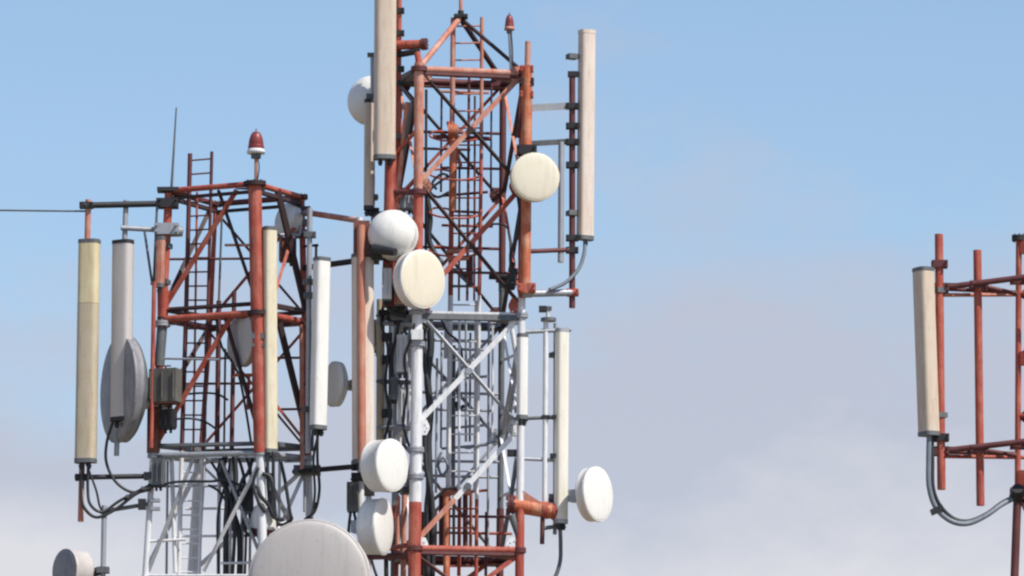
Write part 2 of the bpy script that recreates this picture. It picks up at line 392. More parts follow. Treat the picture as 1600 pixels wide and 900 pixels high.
# ================================================================== LEFT TOWER
DL = dict(F=-0.79, L=-0.25, R=0.25, B=0.79)
LP = dict(F=[(398, 287), (402, 489), (407, 708), (411, 900)], L=[(264, 298), (254, 499), (239, 712), (227, 900)],
          R=[(471, 308), (476, 503), (481, 716), (486, 900)])
LP['B'] = [(LP['L'][i][0]+LP['R'][i][0]-LP['F'][i][0], LP['L'][i][1]+LP['R'][i][1]-LP['F'][i][1]) for i in range(4)]
def lp(k, i): return P(*LP[k][i], DL[k])
def leg_at(pts, dd, y):
    for (x0, y0), (x1, y1) in zip(pts, pts[1:]):
        if y <= y1 or (x1, y1) == pts[-1]:
            return P(x0 + (x1-x0)*(y-y0)/(y1-y0), y, dd)
def ll(k, y): return leg_at(LP[k], DL[k], y)
tl = thing('lattice_tower', 'red and white lattice tower with whip antenna beside the taller tower', 'tower', Vector((P(357, 600).x, DIST, 0)), 'red and white telecom towers')
RL_ = dict(F=(10.5, 10.5, 7), L=(6.5, 6, 4.8), R=(5, 6, 6), B=(3.6, 4, 9.5))
for k in 'FLRB':
    for i in range(3):
        tube('leg', lp(k, i), lp(k, i+1), RL_[k][i], 'red' if i < 2 else 'white', tl, n=16)
    for i in (0, 1, 2):
        r = max(RL_[k][i], 6)
        flange(tl, lp(k, i), lp(k, i+1)-lp(k, i), r*(1.45 if i else 1.7), 3.2, 'shadedred' if i < 2 else 'grey')
for i in range(4):
    for a, b in ('FL', 'FR', 'LB', 'RB'):
        m = ('red', 'red', 'grey', 'white')[i]; rr = (4.6, 5.5, 4.5, 3)[i]
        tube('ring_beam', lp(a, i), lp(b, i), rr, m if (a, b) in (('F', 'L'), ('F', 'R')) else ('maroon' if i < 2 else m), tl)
        if i < 3:
            o = Z*(-14*K if i == 0 else 13*K)
            angle('ring_beam', lp(a, i)+o, lp(b, i)+o, 7 if i else 6, 'shadedred' if i < 2 else 'darkgrey', tl, Vector((0, -0.3, -1)))
# corner gussets on the top and middle rings
for i in (0, 1, 2):
    for k, nb in (('F', 'LR'), ('L', 'FB'), ('R', 'FB')):
        c = lp(k, i); e1 = (lp(nb[0], i)-c)*0.22; e2 = (lp(nb[1], i)-c)*0.22
        Mesh().prism([c-Z*.05, c+e1-Z*.05, c+e2-Z*.05], Z*0.012).build('gusset_plate', 'maroon' if i < 2 else 'grey', tl)
# bracing of the two red storeys
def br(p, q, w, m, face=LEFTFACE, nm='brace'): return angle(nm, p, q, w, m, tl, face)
br(P(370, 297, -.66), ll('L', 484), 8, 'red', LITFACE); br(P(331, 314, .75), ll('L', 474), 7, 'shadedred')
br(P(340, 297, -.53), ll('F', 478), 6, 'shadedred'); br(P(430, 297, -.32), ll('R', 490), 8, 'shadedred')
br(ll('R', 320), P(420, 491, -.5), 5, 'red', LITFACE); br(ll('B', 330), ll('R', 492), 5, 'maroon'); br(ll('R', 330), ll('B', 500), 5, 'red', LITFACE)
br(P(362, 494, -.62), P(243, 696, -.25), 8, 'red', LITFACE); br(P(322, 512, .7), ll('L', 640), 7, 'shadedred')
br(P(350, 495, -.53), ll('F', 690), 7, 'shadedred'); br(P(431, 497, -.3), ll('R', 700), 8, 'shadedred')
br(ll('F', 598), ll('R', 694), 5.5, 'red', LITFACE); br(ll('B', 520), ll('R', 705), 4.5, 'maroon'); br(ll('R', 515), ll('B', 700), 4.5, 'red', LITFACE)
tube('cross_bar', P(352, 383, -.5), ll('F', 383), 2.2, 'pink', tl); tube('cross_bar', P(366, 586, -.5), ll('F', 586), 2.6, 'red', tl)
tube('cross_bar', ll('L', 560), P(345, 562, -.55), 1.8, 'grey', tl)
for x, y0, y1, d, r, m in ((343, 720, 905, -.2, 3, 'white'), (361, 720, 905, 0, 2.4, 'white'), (379, 800, 905, -.3, 3, 'white'), (392, 720, 905, .1, 2.2, 'grey'), (437, 720, 905, .3, 2.4, 'white'), (262, 720, 905, .2, 2, 'grey')):
    tube('conduit', P(x, y0, d), P(x-2, y1, d), r, m, tl)
for x0, x1, y, d, m in ((240, 405, 760, .0, 'grey'), (290, 400, 795, .2, 'white'), (270, 410, 838, -.2, 'white'), (345, 392, 880, -.45, 'white'), (250, 400, 600, .2, 'maroon'), (262, 400, 405, .3, 'maroon'), (300, 470, 560, .5, 'maroon'), (405, 480, 640, -.1, 'maroon')):
    tube('cross_bar', P(x0, y, d), P(x1, y-1, d), 2, m, tl)
# white storey below
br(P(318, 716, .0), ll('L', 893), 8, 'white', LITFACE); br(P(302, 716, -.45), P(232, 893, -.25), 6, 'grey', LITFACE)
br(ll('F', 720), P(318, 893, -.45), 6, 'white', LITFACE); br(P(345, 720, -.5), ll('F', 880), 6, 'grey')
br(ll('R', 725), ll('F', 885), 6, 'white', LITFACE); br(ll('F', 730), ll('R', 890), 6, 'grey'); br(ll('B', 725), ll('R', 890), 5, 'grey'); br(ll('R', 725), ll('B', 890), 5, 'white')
tube('cross_bar', ll('L', 846), P(290, 843, -.3), 2.2, 'white', tl); tube('cross_bar', P(268, 715, -.25), P(274, 895, -.25), 3.4, 'white', tl)
# ladder: two rails that stand above the top ring, plus an inner rail
lad = ladder(tl, [(P(297, 240, -.2), P(331, 237, -.2), 'maroon'), (P(291, 480, -.2), P(325, 480, -.2), 'maroon'), (P(284, 705, -.2), P(317, 705, -.2), 'white'),
             (P(279, 905, -.2), P(311, 905, -.2), 'white'), (P(245, 2280, -.2), P(280, 2280, -.2), 'white')], 21, 3.6, 2.6, None, 1.4)
tube('rail', P(308, 300, -.18), P(302, 705, -.18), 1.8, 'red', lad, n=8)
# pipes standing inside
tube('conduit', P(347, 330, 0), P(342, 470, 0), 1.8, 'darkgrey', tl); tube('conduit', P(342, 470, 0), P(339, 705, 0), 4, 'maroon', tl)
tube('conduit', P(366, 455, .1), P(362, 705, .1), 3.6, 'maroon', tl); tube('conduit', P(322, 505, .3), P(320, 705, .3), 2.4, 'darkgrey', tl)
tube('conduit', P(352, 545, .2), P(350, 705, .2), 1.8, 'darkgrey', tl); tube('conduit', P(389, 585, -.5), P(387, 640, -.5), 2.4, 'red', tl)
# leg sleeve, sockets and mounts at the corner carrying the outrigger arms
tube('leg_sleeve', ll('L', 455), ll('L', 505), 10.5, 'red', tl, 7.5); flange(tl, ll('L', 506), Z, 13, 4, 'grey')
tube('leg_sleeve', ll('L', 512), ll('L', 572), 8, 'darkgrey', tl); tube('leg_sleeve', ll('L', 640), ll('L', 708), 14, 'brownbox', tl, 10)
Mesh().box(ll('L', 634), Vector((25*K, 0, 0)), Vector((0, 16*K, 0)), Z*3*K).build('mount_bracket', 'white', tl)
tube('mounting_pole', P(241, 440, -.45), P(236, 700, -.45), 3.4, 'red', tl)
# outrigger arms and poles for the panels on this corner
tube('mounting_arm', P(131, 321, -.45), ll('L', 318), 5, 'black', tl); clamp(tl, ll('L', 318), Z, 9, 'black'); clamp(tl, P(135, 321, -.42), Z, 6, 'black')
pole1 = (P(138, 312, -.40), P(126, 815, -.40)); tube('mounting_pole', *pole1, 4.6, 'pink', tl)
tube('mounting_arm', P(117, 746, -.45), ll('L', 744), 4, 'black', tl); clamp(tl, P(128, 746, -.42), Z, 6, 'black'); clamp(tl, ll('L', 744), Z, 7, 'darkgrey')
tube('mounting_arm', P(189, 356, -.35), P(286, 361, -.2), 4.2, 'grey', tl); clamp(tl, ll('L', 359), Z, 11, 'grey')
Mesh().tube(P(245, 358, -.30), P(286, 362, -.28), 8*K).build('arm_sleeve', 'grey', tl)
pole2 = (P(197, 313, -.3), P(182, 712, -.3)); tube('mounting_pole', *pole2, 4.2, 'grey', tl)
tube('stay', P(246, 309, -.3), P(240, 445, -.3), 2, 'darkgrey', tl); tube('stay', P(226, 362, -.3), P(238, 445, -.3), 2, 'darkgrey', tl); tube('stay', P(236, 442, -.3), ll('L', 446), 3.4, 'red', tl)
tube('mounting_arm', P(156, 800, -.4), ll('L', 787), 3.2, 'darkgrey', tl); Mesh().box(P(222, 788, -.3), Vector((6*K, 0, 0)), Vector((0, 7*K, 0)), Z*8*K).build('clamp', 'black', tl)
tube('mounting_arm', P(156, 980, -.4), ll('L', 975), 4, 'grey', tl)
pole3 = (P(163, 790, -.4), P(159, 1000, -.4)); tube('mounting_pole', *pole3, 4.2, 'grey', tl)
for y in (782, 795): Mesh().box(P(243, y, -.3), Vector((7*K, 0, 0)), Vector((0, 6*K, 0)), Z*2.5*K).build('clamp', 'grey', tl)
# corner beside the taller tower: poles, bars, clamps
clamp(tl, ll('R', 330), Z, 8, 'black'); clamp(tl, ll('R', 366), Z, 7, 'black')
Mesh().tube(P(430, 367, -.1), P(468, 367, .1), 2.8*K).tube(P(468, 367, .1), P(470, 352, .1), 2.4*K).build('cross_bar', 'grey', tl)
pole5 = (P(484, 325, -.76), P(481, 708, -.76)); tube('mounting_pole', *pole5, 4.2, 'grey', tl)
tube('mounting_pole', P(494, 385, .12), P(488, 705, .12), 2.2, 'darkgrey', tl); tube('mounting_pole', P(471, 508, .0), P(472, 735, .0), 3.5, 'pink', tl)
for y in (367, 462, 640): clamp(tl, P(484, y, -.76), Z, 5.5, 'darkgrey')
for y in (332, 505, 690): tube('mounting_arm', P(483, y, -.76), ll('R', y), 3, 'darkgrey', tl)
for y in (385, 418, 505, 600): tube('clamp_bolt', P(474, y, .15), P(497, y-2, .08), 2.2, 'black', tl)
tube('mounting_arm', ll('R', 331), P(563, 345, -.68), 4.6, 'pink', tl)
tube('mounting_arm', ll('R', 419), P(574, 405, -.68), 4.8, 'black', tl)
tube('mounting_arm', P(459, 737, .1), P(568, 728, -.68), 4.2, 'black', tl); Mesh().box(P(480, 735, .1), Vector((21*K, 0, 0)), Vector((0, 12*K, 0)), Z*7*K).build('clamp', 'darkgrey', tl)
tube('stay', P(476, 745, .1), P(476, 800, .1), 2.4, 'grey', tl)
pole6 = (P(562, 340, -.68), P(564, 860, -.68)); tube('mounting_pole', *pole6, 5.2, 'white', tl)
for y in (405, 728, 746): clamp(tl, P(563, y, -.68), Z, 8, 'black')
tube('mounting_pole', P(486, 850, -1.2), P(486, 1130, -1.2), 6, 'white', tl)      # carries the large dish
tube('mounting_arm', ll('R', 890), P(486, 870, -1.2), 5, 'grey', tl); tube('mounting_arm', ll('F', 890), P(486, 880, -1.2), 5, 'grey', tl); tube('mounting_arm', ll('R', 1060), P(486, 1040, -1.2), 5, 'grey', tl)
lower_tower(tl, [lp('F', 3), lp('R', 3), lp('B', 3), lp('L', 3)], (8, 6, 8, 6), ('white', 'red'), spread=1.7)

# antennas on it
panel('tall yellow panel antenna at the end of the black arm', (139, 377), (133, 720), 33, 20, -14, 'yellow', d=-.55, split=(0.285, 'beige'), pole=pole1)  # lower part's shade is put into its beige, upper part's sun into its yellow
panel('pale grey panel antenna in front of the dark dish', (191, 378), (188, 655), 33, 18, -30, 'dishgrey', d=-.5, cap='black', pole=pole2)
panel('narrow cream panel antenna on the front leg of the whip antenna tower', (422, 357), (423, 705), 21, 16, 25, 'cream', d=-.80, pole=(lp('F', 0)+Vector((.0, .0, 0)), lp('F', 2)), clamp_at=(0.06, 0.4, 0.95))
panel('white panel antenna beside the tall terracotta striped panel', (504, 405), (498, 668), 25, 17, 32, 'dishwhite', d=-.95, pole=pole5)
panel('small reddish panel antenna under the grey outrigger arm', (251, 372), (249, 446), 14, 10, -20, 'pink', d=-.42, conn=1, pole=(lp('L', 0), lp('L', 1)))
p6 = panel('tall panel antenna with terracotta stripe between the two big towers', (567, 400), (568, 722), 34, 20, 12, 'rose', d=-.85, pole=pole6)
Mesh().tube(P(564, 352, -.95), P(565.5, 722, -.98), 6.5*K, n=14).build('tone_strip', 'terracotta', p6)  # added strip: the panel's change from shade to light, put in as colour
Mesh().box(P(565, 374, -.85), Vector((12.5*K, 0, 0)), Vector((0, 10*K, 0)), Z*28*K).build('cable_box', 'brownbox', p6)
dish('large dark drum dish behind the pale grey panel', 184, 608, -.3, 166, -68, 0, 15, 'dishdark', 5, 'dishdark', rim='darkgrey', hub=10, pole=(lp('L', 1), lp('L', 2)), bowl=22)
dish('small grey dish facing sideways behind the red front leg', 375, 531, -.56, 84, -60, 0, 10, 'dishgrey', 3, 'dishgrey', hub=4, pole=(lp('F', 1), lp('F', 2)))
dish('small pale dish tucked under the top corner near the pink arm', 444, 342, .2, 52, -55, 10, 14, 'dishwhite', 6, 'dishwhite', hub=4, pole=(lp('R', 0), lp('R', 1)))
dish('small white dish behind the white panel, hub on the striped panel pole', 520, 600, -.38, 70, -66, 0, 9, 'dishwhite', 3, 'dishwhite', hub=16, hubmat='cream', pole=pole6, bowl=10)
dish('small dish on a pole at the lowest corner, face turned away', 101, 891, -.4, 66, -52, 0, 30, 'dishdark', 3, 'dishgrey', hub=10, pole=pole3)
dish('largest dish, broad pinkish grey face cut by the bottom edge', 482, 909, -1.65, 189, -12, 0, 22, 'dishgrey', 9, 'dishgrey', hub=12, bowl=26, pole=(P(486, 850, -1.2), P(486, 1130, -1.2)))
beacon('red warning light on a thin pole above the whip antenna tower', 400, 206, 240, 284, -.79, 26, 0)
wa = thing('whip_antenna', 'thin vertical whip antenna on the tower corner above the black arm', 'antenna', P(268, 297, -.25))
tube('rod', P(268, 294, -.25), P(275.5, 168, -.25), 2.2, 'darkgrey', wa, 1.1, n=8)
Mesh().box(P(263, 297, -.25), Vector((17*K, 0, 0)), Vector((0, 13*K, 0)), Z*3*K).build('base_plate', 'black', wa)
tag(cable('overhead_wire', [(-6000, 180, -.5), (-2500, 285, -.5), (-700, 320, -.5), (0, 328.5, -.45), (133, 330, -.42)], 1.5, 'darkgrey'), 'thin straight wire running off from the black arm end', 'wire')
radio('dark equipment box on the tower corner by the dark dish', 236, 577, 281, 629, -.42, 26, 'greenbox', yaw=-20, capmat='brownbox')
radio('dark wedge shaped box under the dark equipment box', 252, 640, 274, 668, -.40, 18, 'black', yaw=-20, capmat='black')
radio('small grey black radio under the rust brown sleeve', 239, 717, 257, 758, -.36, 16, 'darkgrey', yaw=-15, capmat='black')
radio('dark radio box below the small pale dish', 437, 372, 462, 407, .1, 20, 'brownbox', yaw=10, capmat='black')
radio('black radio box among the cables behind the largest dish', 376, 762, 396, 800, -.5, 18, 'black')
dr = thing('drum_antenna', 'white drum with maroon rim peeking over the largest dish', 'antenna', P(412, 835, -.55))
Mesh().lathe(P(411, 832, -.55), Vector((.1, -.2, 1)), [(0, -.06), (19*K, -.05), (22*K, .0), (22*K, .05)]).build('rim', 'maroon', dr)
Mesh().lathe(P(411, 832, -.55), Vector((.1, -.2, 1)), [(21*K, .05), (20.5*K, .2), (17*K, .30), (8*K, .35), (0, .36)]).build('drum', 'dishwhite', dr)
Mesh().box(P(408, 838, -.6), Vector((6*K, 0, 0)), Vector((0, .18, 0)), Z*4*K).build('bracket', 'darkgrey', dr)
radio('grey radio under the tall striped panel with two black tails', 542, 754, 559, 797, -.74, 18, 'greenbox')

# ================================================================== CENTRE TOWER
DC = dict(FL=-0.76, FR=-0.51, RR=0.76, RL=0.51)
CP = dict(FL=[(655, 108), (652, 490), (648, 857), (646, 990)], FR=[(817, 115), (815, 493), (812, 860), (811, 995)],
          RR=[(786, 132), (784, 508), (781, 876), (780, 1008)], RL=[(623, 125), (620, 505), (617, 872), (616, 1003)])
def cp(k, i): return P(*CP[k][i], DC[k])
def cl(k, y): return leg_at(CP[k], DC[k], y)
tcn = thing('lattice_tower', 'tallest red and white lattice tower carrying the most dishes', 'tower', Vector((P(717, 500).x, DIST, 0)), 'red and white telecom towers')
def seg(k, y0, y1, r, m, r1=None, n=16): return tube('leg', cl(k, y0), cl(k, y1), r, m, tcn, r1, n)
seg('FL', 98, 300, 7.5, 'pink'); seg('FL', 300, 460, 8, 'red'); seg('FL', 460, 538, 8, 'white'); seg('FL', 538, 702, 9, 'white'); seg('FL', 702, 785, 9.5, 'white'); seg('FL', 785, 990, 10, 'red')
seg('FR', 108, 300, 6, 'red'); seg('FR', 300, 455, 6, 'red'); seg('FR', 455, 785, 6, 'white'); seg('FR', 785, 995, 7, 'red')
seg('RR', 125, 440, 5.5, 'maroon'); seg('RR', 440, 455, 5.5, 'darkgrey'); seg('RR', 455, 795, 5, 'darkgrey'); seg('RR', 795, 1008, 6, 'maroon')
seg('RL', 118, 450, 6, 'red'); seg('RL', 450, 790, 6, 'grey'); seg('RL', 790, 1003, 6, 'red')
for k, ys in (('FL', (108, 300, 488, 538, 703, 745, 857)), ('FR', (115, 493, 860)), ('RR', (132, 437, 508, 876)), ('RL', (125, 505, 872))):
    for y in ys: flange(tcn, cl(k, y), Z, 13 if k == 'FL' else 10, 3.4, 'grey' if 455 < y < 760 else 'maroon')
ORD = ('FL', 'FR', 'RR', 'RL')
for i in range(3):
    for a, b in zip(ORD, ORD[1:]+ORD[:1]):
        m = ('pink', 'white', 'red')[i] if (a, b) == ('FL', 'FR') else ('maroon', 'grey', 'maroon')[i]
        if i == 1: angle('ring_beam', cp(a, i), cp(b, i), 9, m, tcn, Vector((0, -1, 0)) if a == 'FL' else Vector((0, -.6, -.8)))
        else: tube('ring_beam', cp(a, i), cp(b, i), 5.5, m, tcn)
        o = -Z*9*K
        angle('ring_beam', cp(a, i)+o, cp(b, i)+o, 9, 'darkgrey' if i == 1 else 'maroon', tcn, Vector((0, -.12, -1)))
    for k, f in (('FR', 0.36), ('FL', 0.2), ('RR', 0.24), ('RL', 0.24)):
        j = ORD.index(k); c = cp(k, i)-Z*0.07; e1 = (cp(ORD[j-1], i)-cp(k, i))*f; e2 = (cp(ORD[(j+1) % 4], i)-cp(k, i))*f*1.2
        Mesh().prism([c, c+e1, c+e2], Z*0.014).build('gusset_plate', 'black' if i == 1 else 'maroon', tcn)
def cb(a, y0, b, y1, w, m, face): return angle('brace', cl(a, y0), cl(b, y1), w, m, tcn, face)
# front (FL-FR) and rear (RL-RR) crossed bracing, storey by storey
for y0, y1, lit, dk, w in ((116, 291, 'pink', 'shadedred', 7), (291, 478, 'red', 'shadedred', 7), (492, 668, 'white', 'grey', 7), (668, 852, 'white', 'darkgrey', 7)):  # lit and dk put sun and shade into the brace colours
    if y0 == 668:
        a, b = cl('FR', y0), cl('FL', y1-4); h = a.lerp(b, .62); angle('brace', a, h, w+1, 'white', tcn, LITFACE); angle('brace', h, b, w+1, 'pink', tcn, LITFACE)
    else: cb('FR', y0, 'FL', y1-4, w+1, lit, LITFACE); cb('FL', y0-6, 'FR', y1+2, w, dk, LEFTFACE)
    off = Vector((0, 0.05, 0))
    cb('RL', y0+14, 'RR', y1+24, w-1, {'pink': 'shadedred', 'red': 'shadedred'}.get(lit, 'darkgrey'), LEFTFACE)
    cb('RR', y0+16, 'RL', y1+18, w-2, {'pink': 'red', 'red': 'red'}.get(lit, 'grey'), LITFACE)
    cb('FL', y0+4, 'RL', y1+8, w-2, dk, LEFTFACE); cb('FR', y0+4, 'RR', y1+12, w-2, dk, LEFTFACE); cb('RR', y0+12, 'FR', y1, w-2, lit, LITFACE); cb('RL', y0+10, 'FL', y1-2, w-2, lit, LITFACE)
    for (a, b, dy) in (('FL', 'FR', 0), ('FR', 'FL', 0), ('RL', 'RR', 14), ('RR', 'RL', 14)):
        e = (cl(b, y0)-cl(a, y0)).normalized(); g = Vector((-e.y, e.x, 0)) if e.x > 0 else Vector((e.y, -e.x, 0))
        for y in (y0+dy, y1+dy):
            c = cl(a, y) + e*(12*K) - g*0.012; w = 9*K; h = 12*K
            m = Mesh().prism([c-e*w-Z*h, c+e*w*.5-Z*h, c+e*w-Z*h*.2, c+e*w+Z*h*.2, c+e*w*.5+Z*h, c-e*w+Z*h], g*0.012)
            for u, v in ((-.4, -.6), (-.4, .6), (.3, -.4), (.3, .4), (.55, 0)): m.tube(c+e*w*u+Z*h*v-g*.012, c+e*w*u+Z*h*v+g*.02, 1.5*K, n=6)
            m.build('gusset_plate', lit if a[0] == 'F' else ('maroon' if y0 < 400 else 'grey'), tcn)
    mid = (cl('FR', y0)+cl('FL', y0)+cl('FR', y1)+cl('FL', y1))/4
    Mesh().tube(mid-Vector((0, .03, 0)), mid+Vector((0, .03, 0)), 5.5*K, n=10).build('cross_bolt', dk, tcn)
for y, m in ((300, 'maroon'), (588, 'grey'), (664, 'grey'), (695, 'grey'), (766, 'red')):
    tube('cross_bar', P(690, y+6, .3), P(762, y, .1), 2.2, m, tcn)
# peak: three struts to a plate and the rods on it
for x, y0, y1, d, r, m in ((666, 140, 480, .2, 2.2, 'shadedred'), (690, 150, 300, .4, 1.8, 'maroon'), (742, 150, 470, .3, 1.8, 'maroon'), (768, 130, 300, .5, 1.6, 'maroon'), (718, 250, 470, .35, 1.8, 'shadedred'),
                            (690, 520, 700, .35, 1.8, 'grey'), (718, 500, 770, -.1, 2, 'white'), (735, 520, 690, .4, 1.8, 'darkgrey'), (770, 510, 690, .2, 1.8, 'white'), (660, 800, 900, .2, 3.5, 'maroon'), (718, 775, 900, .25, 3, 'red'), (736, 770, 862, .3, 2.6, 'orange'), (760, 800, 900, .3, 2.4, 'maroon')):
    tube('conduit', P(x, y0, d), P(x-1, y1, d), r, m, tcn)
for x0, x1, y, d, m in ((690, 764, 143, .3, 'pink'), (655, 735, 232, .3, 'maroon'), (690, 784, 262, .3, 'maroon'), (706, 752, 330, .2, 'maroon'), (690, 770, 352, .4, 'red'), (655, 815, 425, -.3, 'maroon'), (690, 760, 545, .2, 'grey'), (680, 770, 640, .3, 'grey'), (660, 780, 720, .3, 'grey'), (655, 812, 806, .3, 'maroon'), (660, 800, 832, .5, 'red')):
    tube('cross_bar', P(x0, y, d), P(x1, y+2, d+.05), 2.2, m, tcn)
for y in (208, 268, 328, 388):           # safety hoops round the ladder
    cable('safety_hoop', [(706, y, .05), (690, y-3, -.05), (676, y-2, -.2), (672, y+5, -.38), (690, y+11, -.5), (722, y+13, -.55), (746, y+9, -.4), (753, y+3, .05)], 1.7, 'red' if y % 120 else 'maroon', tcn)
apex = P(719, 28, 0.0)
tube('peak_strut', cl('FL', 106), apex, 4.6, 'pink', tcn); tube('peak_strut', cl('RR', 128), apex, 4.4, 'shadedred', tcn); tube('peak_strut', cl('FR', 112), apex, 3.2, 'shadedred', tcn)
Mesh().box(P(720, 26, 0), Vector((11*K, 0, 0)), Vector((0, 11*K, 0)), Z*2.5*K).build('peak_plate', 'black', tcn)
Mesh().box(cp('RR', 0)+Z*0.02-Vector((.02, 0, 0)), Vector((15*K, 0, 0)), Vector((0, 10*K, 0)), Z*7*K).build('gusset_plate', 'maroon', tcn)
lr = thing('lightning_rod', 'thin rod rising from the peak of the tallest tower', 'lightning rod', P(720, 25, 0))
tube('rod', P(720, 24, 0), P(720, -160, 0), 3, 'pink', lr, 2.4, 8); Mesh().tube(P(720, 25, 0), P(720, 17, 0), 5*K, n=10).build('socket', 'black', lr)
beacon('small red and white warning light beside the peak of the tallest tower', 796, 23, 47, 112, -.45, 15, 3, True)
clad = ladder(tcn, [(P(708, 28, .05), P(753, 27, .05), 'pink'), (P(706, 240, .05), P(752, 240, .05), 'red'), (P(704, 462, .05), P(749, 462, .05), 'white'),
              (P(700, 780, .05), P(745, 780, .05), 'red'), (P(699, 900, .05), P(744, 900, .05), 'red'), (P(690, 2300, .05), P(735, 2300, .05), 'white')], 27, 4, 3, None, 1.4)
tube('rail', P(733, 120, .1), P(730, 470, .1), 2.2, 'maroon', clad, n=8)
tube('conduit', P(709, 195, -.05), P(707, 330, -.05), 6, 'orange', tcn); tube('conduit', P(709, 540, .1), P(708, 765, .1), 3.2, 'darkgrey', tcn)
tube('cross_bar', P(676, 213, .0), P(768, 217, .0), 3.4, 'maroon', tcn); Mesh().tube(P(700, 205, -.05), P(716, 205, -.05), 11*K).build('arm_sleeve', 'orange', tcn); tube('cross_bar', P(700, 190, -.05), P(720, 260, -.05), 3, 'red', tcn)
for y in (393, 404): tube('cross_bar', P(698, y, .0), P(733, y-1, .0), 4, 'pink', tcn)
tube('conduit', P(735, 400, .0), P(735, 447, .0), 4, 'maroon', tcn); tube('cross_bar', P(704, 447, 0), P(736, 447, 0), 2, 'darkgrey', tcn); tube('cross_bar', P(710, 421, 0), P(734, 445, 0), 2.6, 'darkgrey', tcn)
for x, m, r, y0 in ((680, 'pink', 3, 795), (689, 'maroon', 3.5, 770), (709, 'darkgrey', 2.4, 775), (727, 'maroon', 4, 770)):
    tube('conduit', P(x, y0, .1), P(x, 862, .1), r, m, tcn)
tube('conduit', P(697, 770, -.1), P(697, 905, -.1), 4.5, 'orange', tcn); Mesh().box(P(712, 768, .0), Vector((24*K, 0, 0)), Vector((0, 8*K, 0)), Z*5*K).build('cross_bar', 'pink', tcn)
tube('conduit', P(697, 500, .15), P(696, 560, .15), 3, 'white', tcn); tube('conduit', P(728, 500, .3), P(728, 690, .3), 2, 'grey', tcn)
Mesh().tube(cl('RR', 432)-Vector((.16, .06, 0)), cl('RR', 434)+Vector((.14, -.06, 0)), 6*K).build('clamp', 'black', tcn)
# upper outrigger by the tall tan panel
pole7 = (P(624, -90, -.55), P(621, 252, -.55)); tube('mounting_pole', *pole7, 4.8, 'red', tcn)
pole7b = (P(611, 236, -.6), P(606, 480, -.6)); tube('mounting_pole', *pole7b, 9.5, 'red', tcn)
tube('mounting_arm', P(616, 71, -.6), P(663, 69, -.7), 7.5, 'red', tcn); flange(tcn, P(663, 69, -.7), Vector((1, -.2, 0)), 9.5, 4, 'maroon')
tube('mounting_arm', P(620, 86, -.55), P(654, 80, -.74), 5, 'black', tcn); tube('stay', P(652, 82, -.74), cl('FL', 102), 5, 'red', tcn); tube('stay', P(623, 131, -.55), cl('FL', 104), 3, 'darkgrey', tcn); tube('stay', P(623, 131, -.55), P(646, 160, -.7), 3, 'darkgrey', tcn)
tube('mounting_arm', P(620, 130, -.55), cl('FL', 130), 3, 'black', tcn); tube('stay', P(644, 160, -.7), P(630, 245, -.6), 3, 'darkgrey', tcn)
tube('stay', P(637, 160, -.6), P(618, 330, -.6), 4.2, 'pink', tcn)
tube('mounting_arm', P(608, 300, -.6), cl('FL', 300), 5, 'maroon', tcn); tube('mounting_arm', P(606, 455, -.6), cl('FL', 455), 5, 'darkgrey', tcn)
for y in (17, 52, 108, 130): clamp(tcn, P(623, y, -.55), Z, 5, 'black')
tube('mounting_arm', P(621, 238, -.55), P(611, 245, -.6), 6, 'maroon', tcn)
tube('stay', cl('FL', 200), P(618, 240, -.6), 3, 'red', tcn); tube('stay', cl('FL', 275), P(612, 320, -.6), 3.4, 'red', tcn)
pole8 = (P(582, 84, -.25), P(583, 412, -.25)); tube('mounting_pole', *pole8, 3.4, 'grey', tcn); Mesh().box(P(580, 86, -.25), Vector((6*K, 0, 0)), Vector((0, 5*K, 0)), Z*3*K).build('pole_cap', 'darkgrey', tcn)
tube('mounting_arm', P(582, 150, -.25), P(622, 148, -.5), 3.5, 'darkgrey', tcn); tube('mounting_arm', P(582, 335, -.25), P(610, 333, -.55), 4, 'darkgrey', tcn); tube('mounting_arm', P(582, 405, -.25), P(608, 402, -.55), 4, 'darkgrey', tcn)
for y, m in ((330, 'black'), (357, 'white'), (372, 'black'), (383, 'white'), (391, 'black'), (400, 'white'), (408, 'darkgrey')): clamp(tcn, P(583, y, -.25), Z, 5.5, m)
# crowded corner on the white storey
pole9 = (P(595, 468, -.2), P(594, 705, -.2)); tube('mounting_pole', *pole9, 6.5, 'beige', tcn); tube('mounting_pole', P(611, 470, -.1), P(609, 705, -.1), 3.2, 'darkgrey', tcn)
tube('mounting_pole', P(603, 560, -.25), P(602, 700, -.25), 2.5, 'white', tcn)
for y in (494, 527, 562, 646): Mesh().box(P(605, y, -.3), Vector((8*K, 0, 0)), Vector((0, 9*K, 0)), Z*6*K).build('clamp', 'black', tcn)
for y, m in ((493, 'darkgrey'), (505, 'grey'), (596, 'darkgrey'), (668, 'grey')): tube('mounting_arm', P(590, y, -.2), cl('FL', y+2), 3.6, m, tcn)
Mesh().box(P(652, 523, -.86), Vector((9*K, 0, 0)), Vector((0, 5*K, 0)), Z*8*K).build('mount_bracket', 'white', tcn)
tube('stay', P(622, 682, -.3), cl('FL', 656), 4, 'white', tcn)
tube('mounting_arm', P(592, 488, -.45), P(690, 492, -.55), 4.6, 'black', tcn); tube('mounting_arm', P(606, 500, -.3), P(668, 514, -.4), 4, 'darkgrey', tcn)
tube('conduit', P(640, 500, -.5), P(637, 690, -.5), 2.2, 'grey', tcn); tube('conduit', P(627, 500, -.2), P(625, 700, -.2), 2.4, 'white', tcn)
tube('conduit', P(745, 470, .12), P(743, 770, .12), 3.6, 'white', tcn); tube('conduit', P(683, 560, .0), P(681, 770, .0), 2, 'grey', tcn); tube('conduit', P(764, 500, .5), P(762, 860, .5), 2, 'grey', tcn)
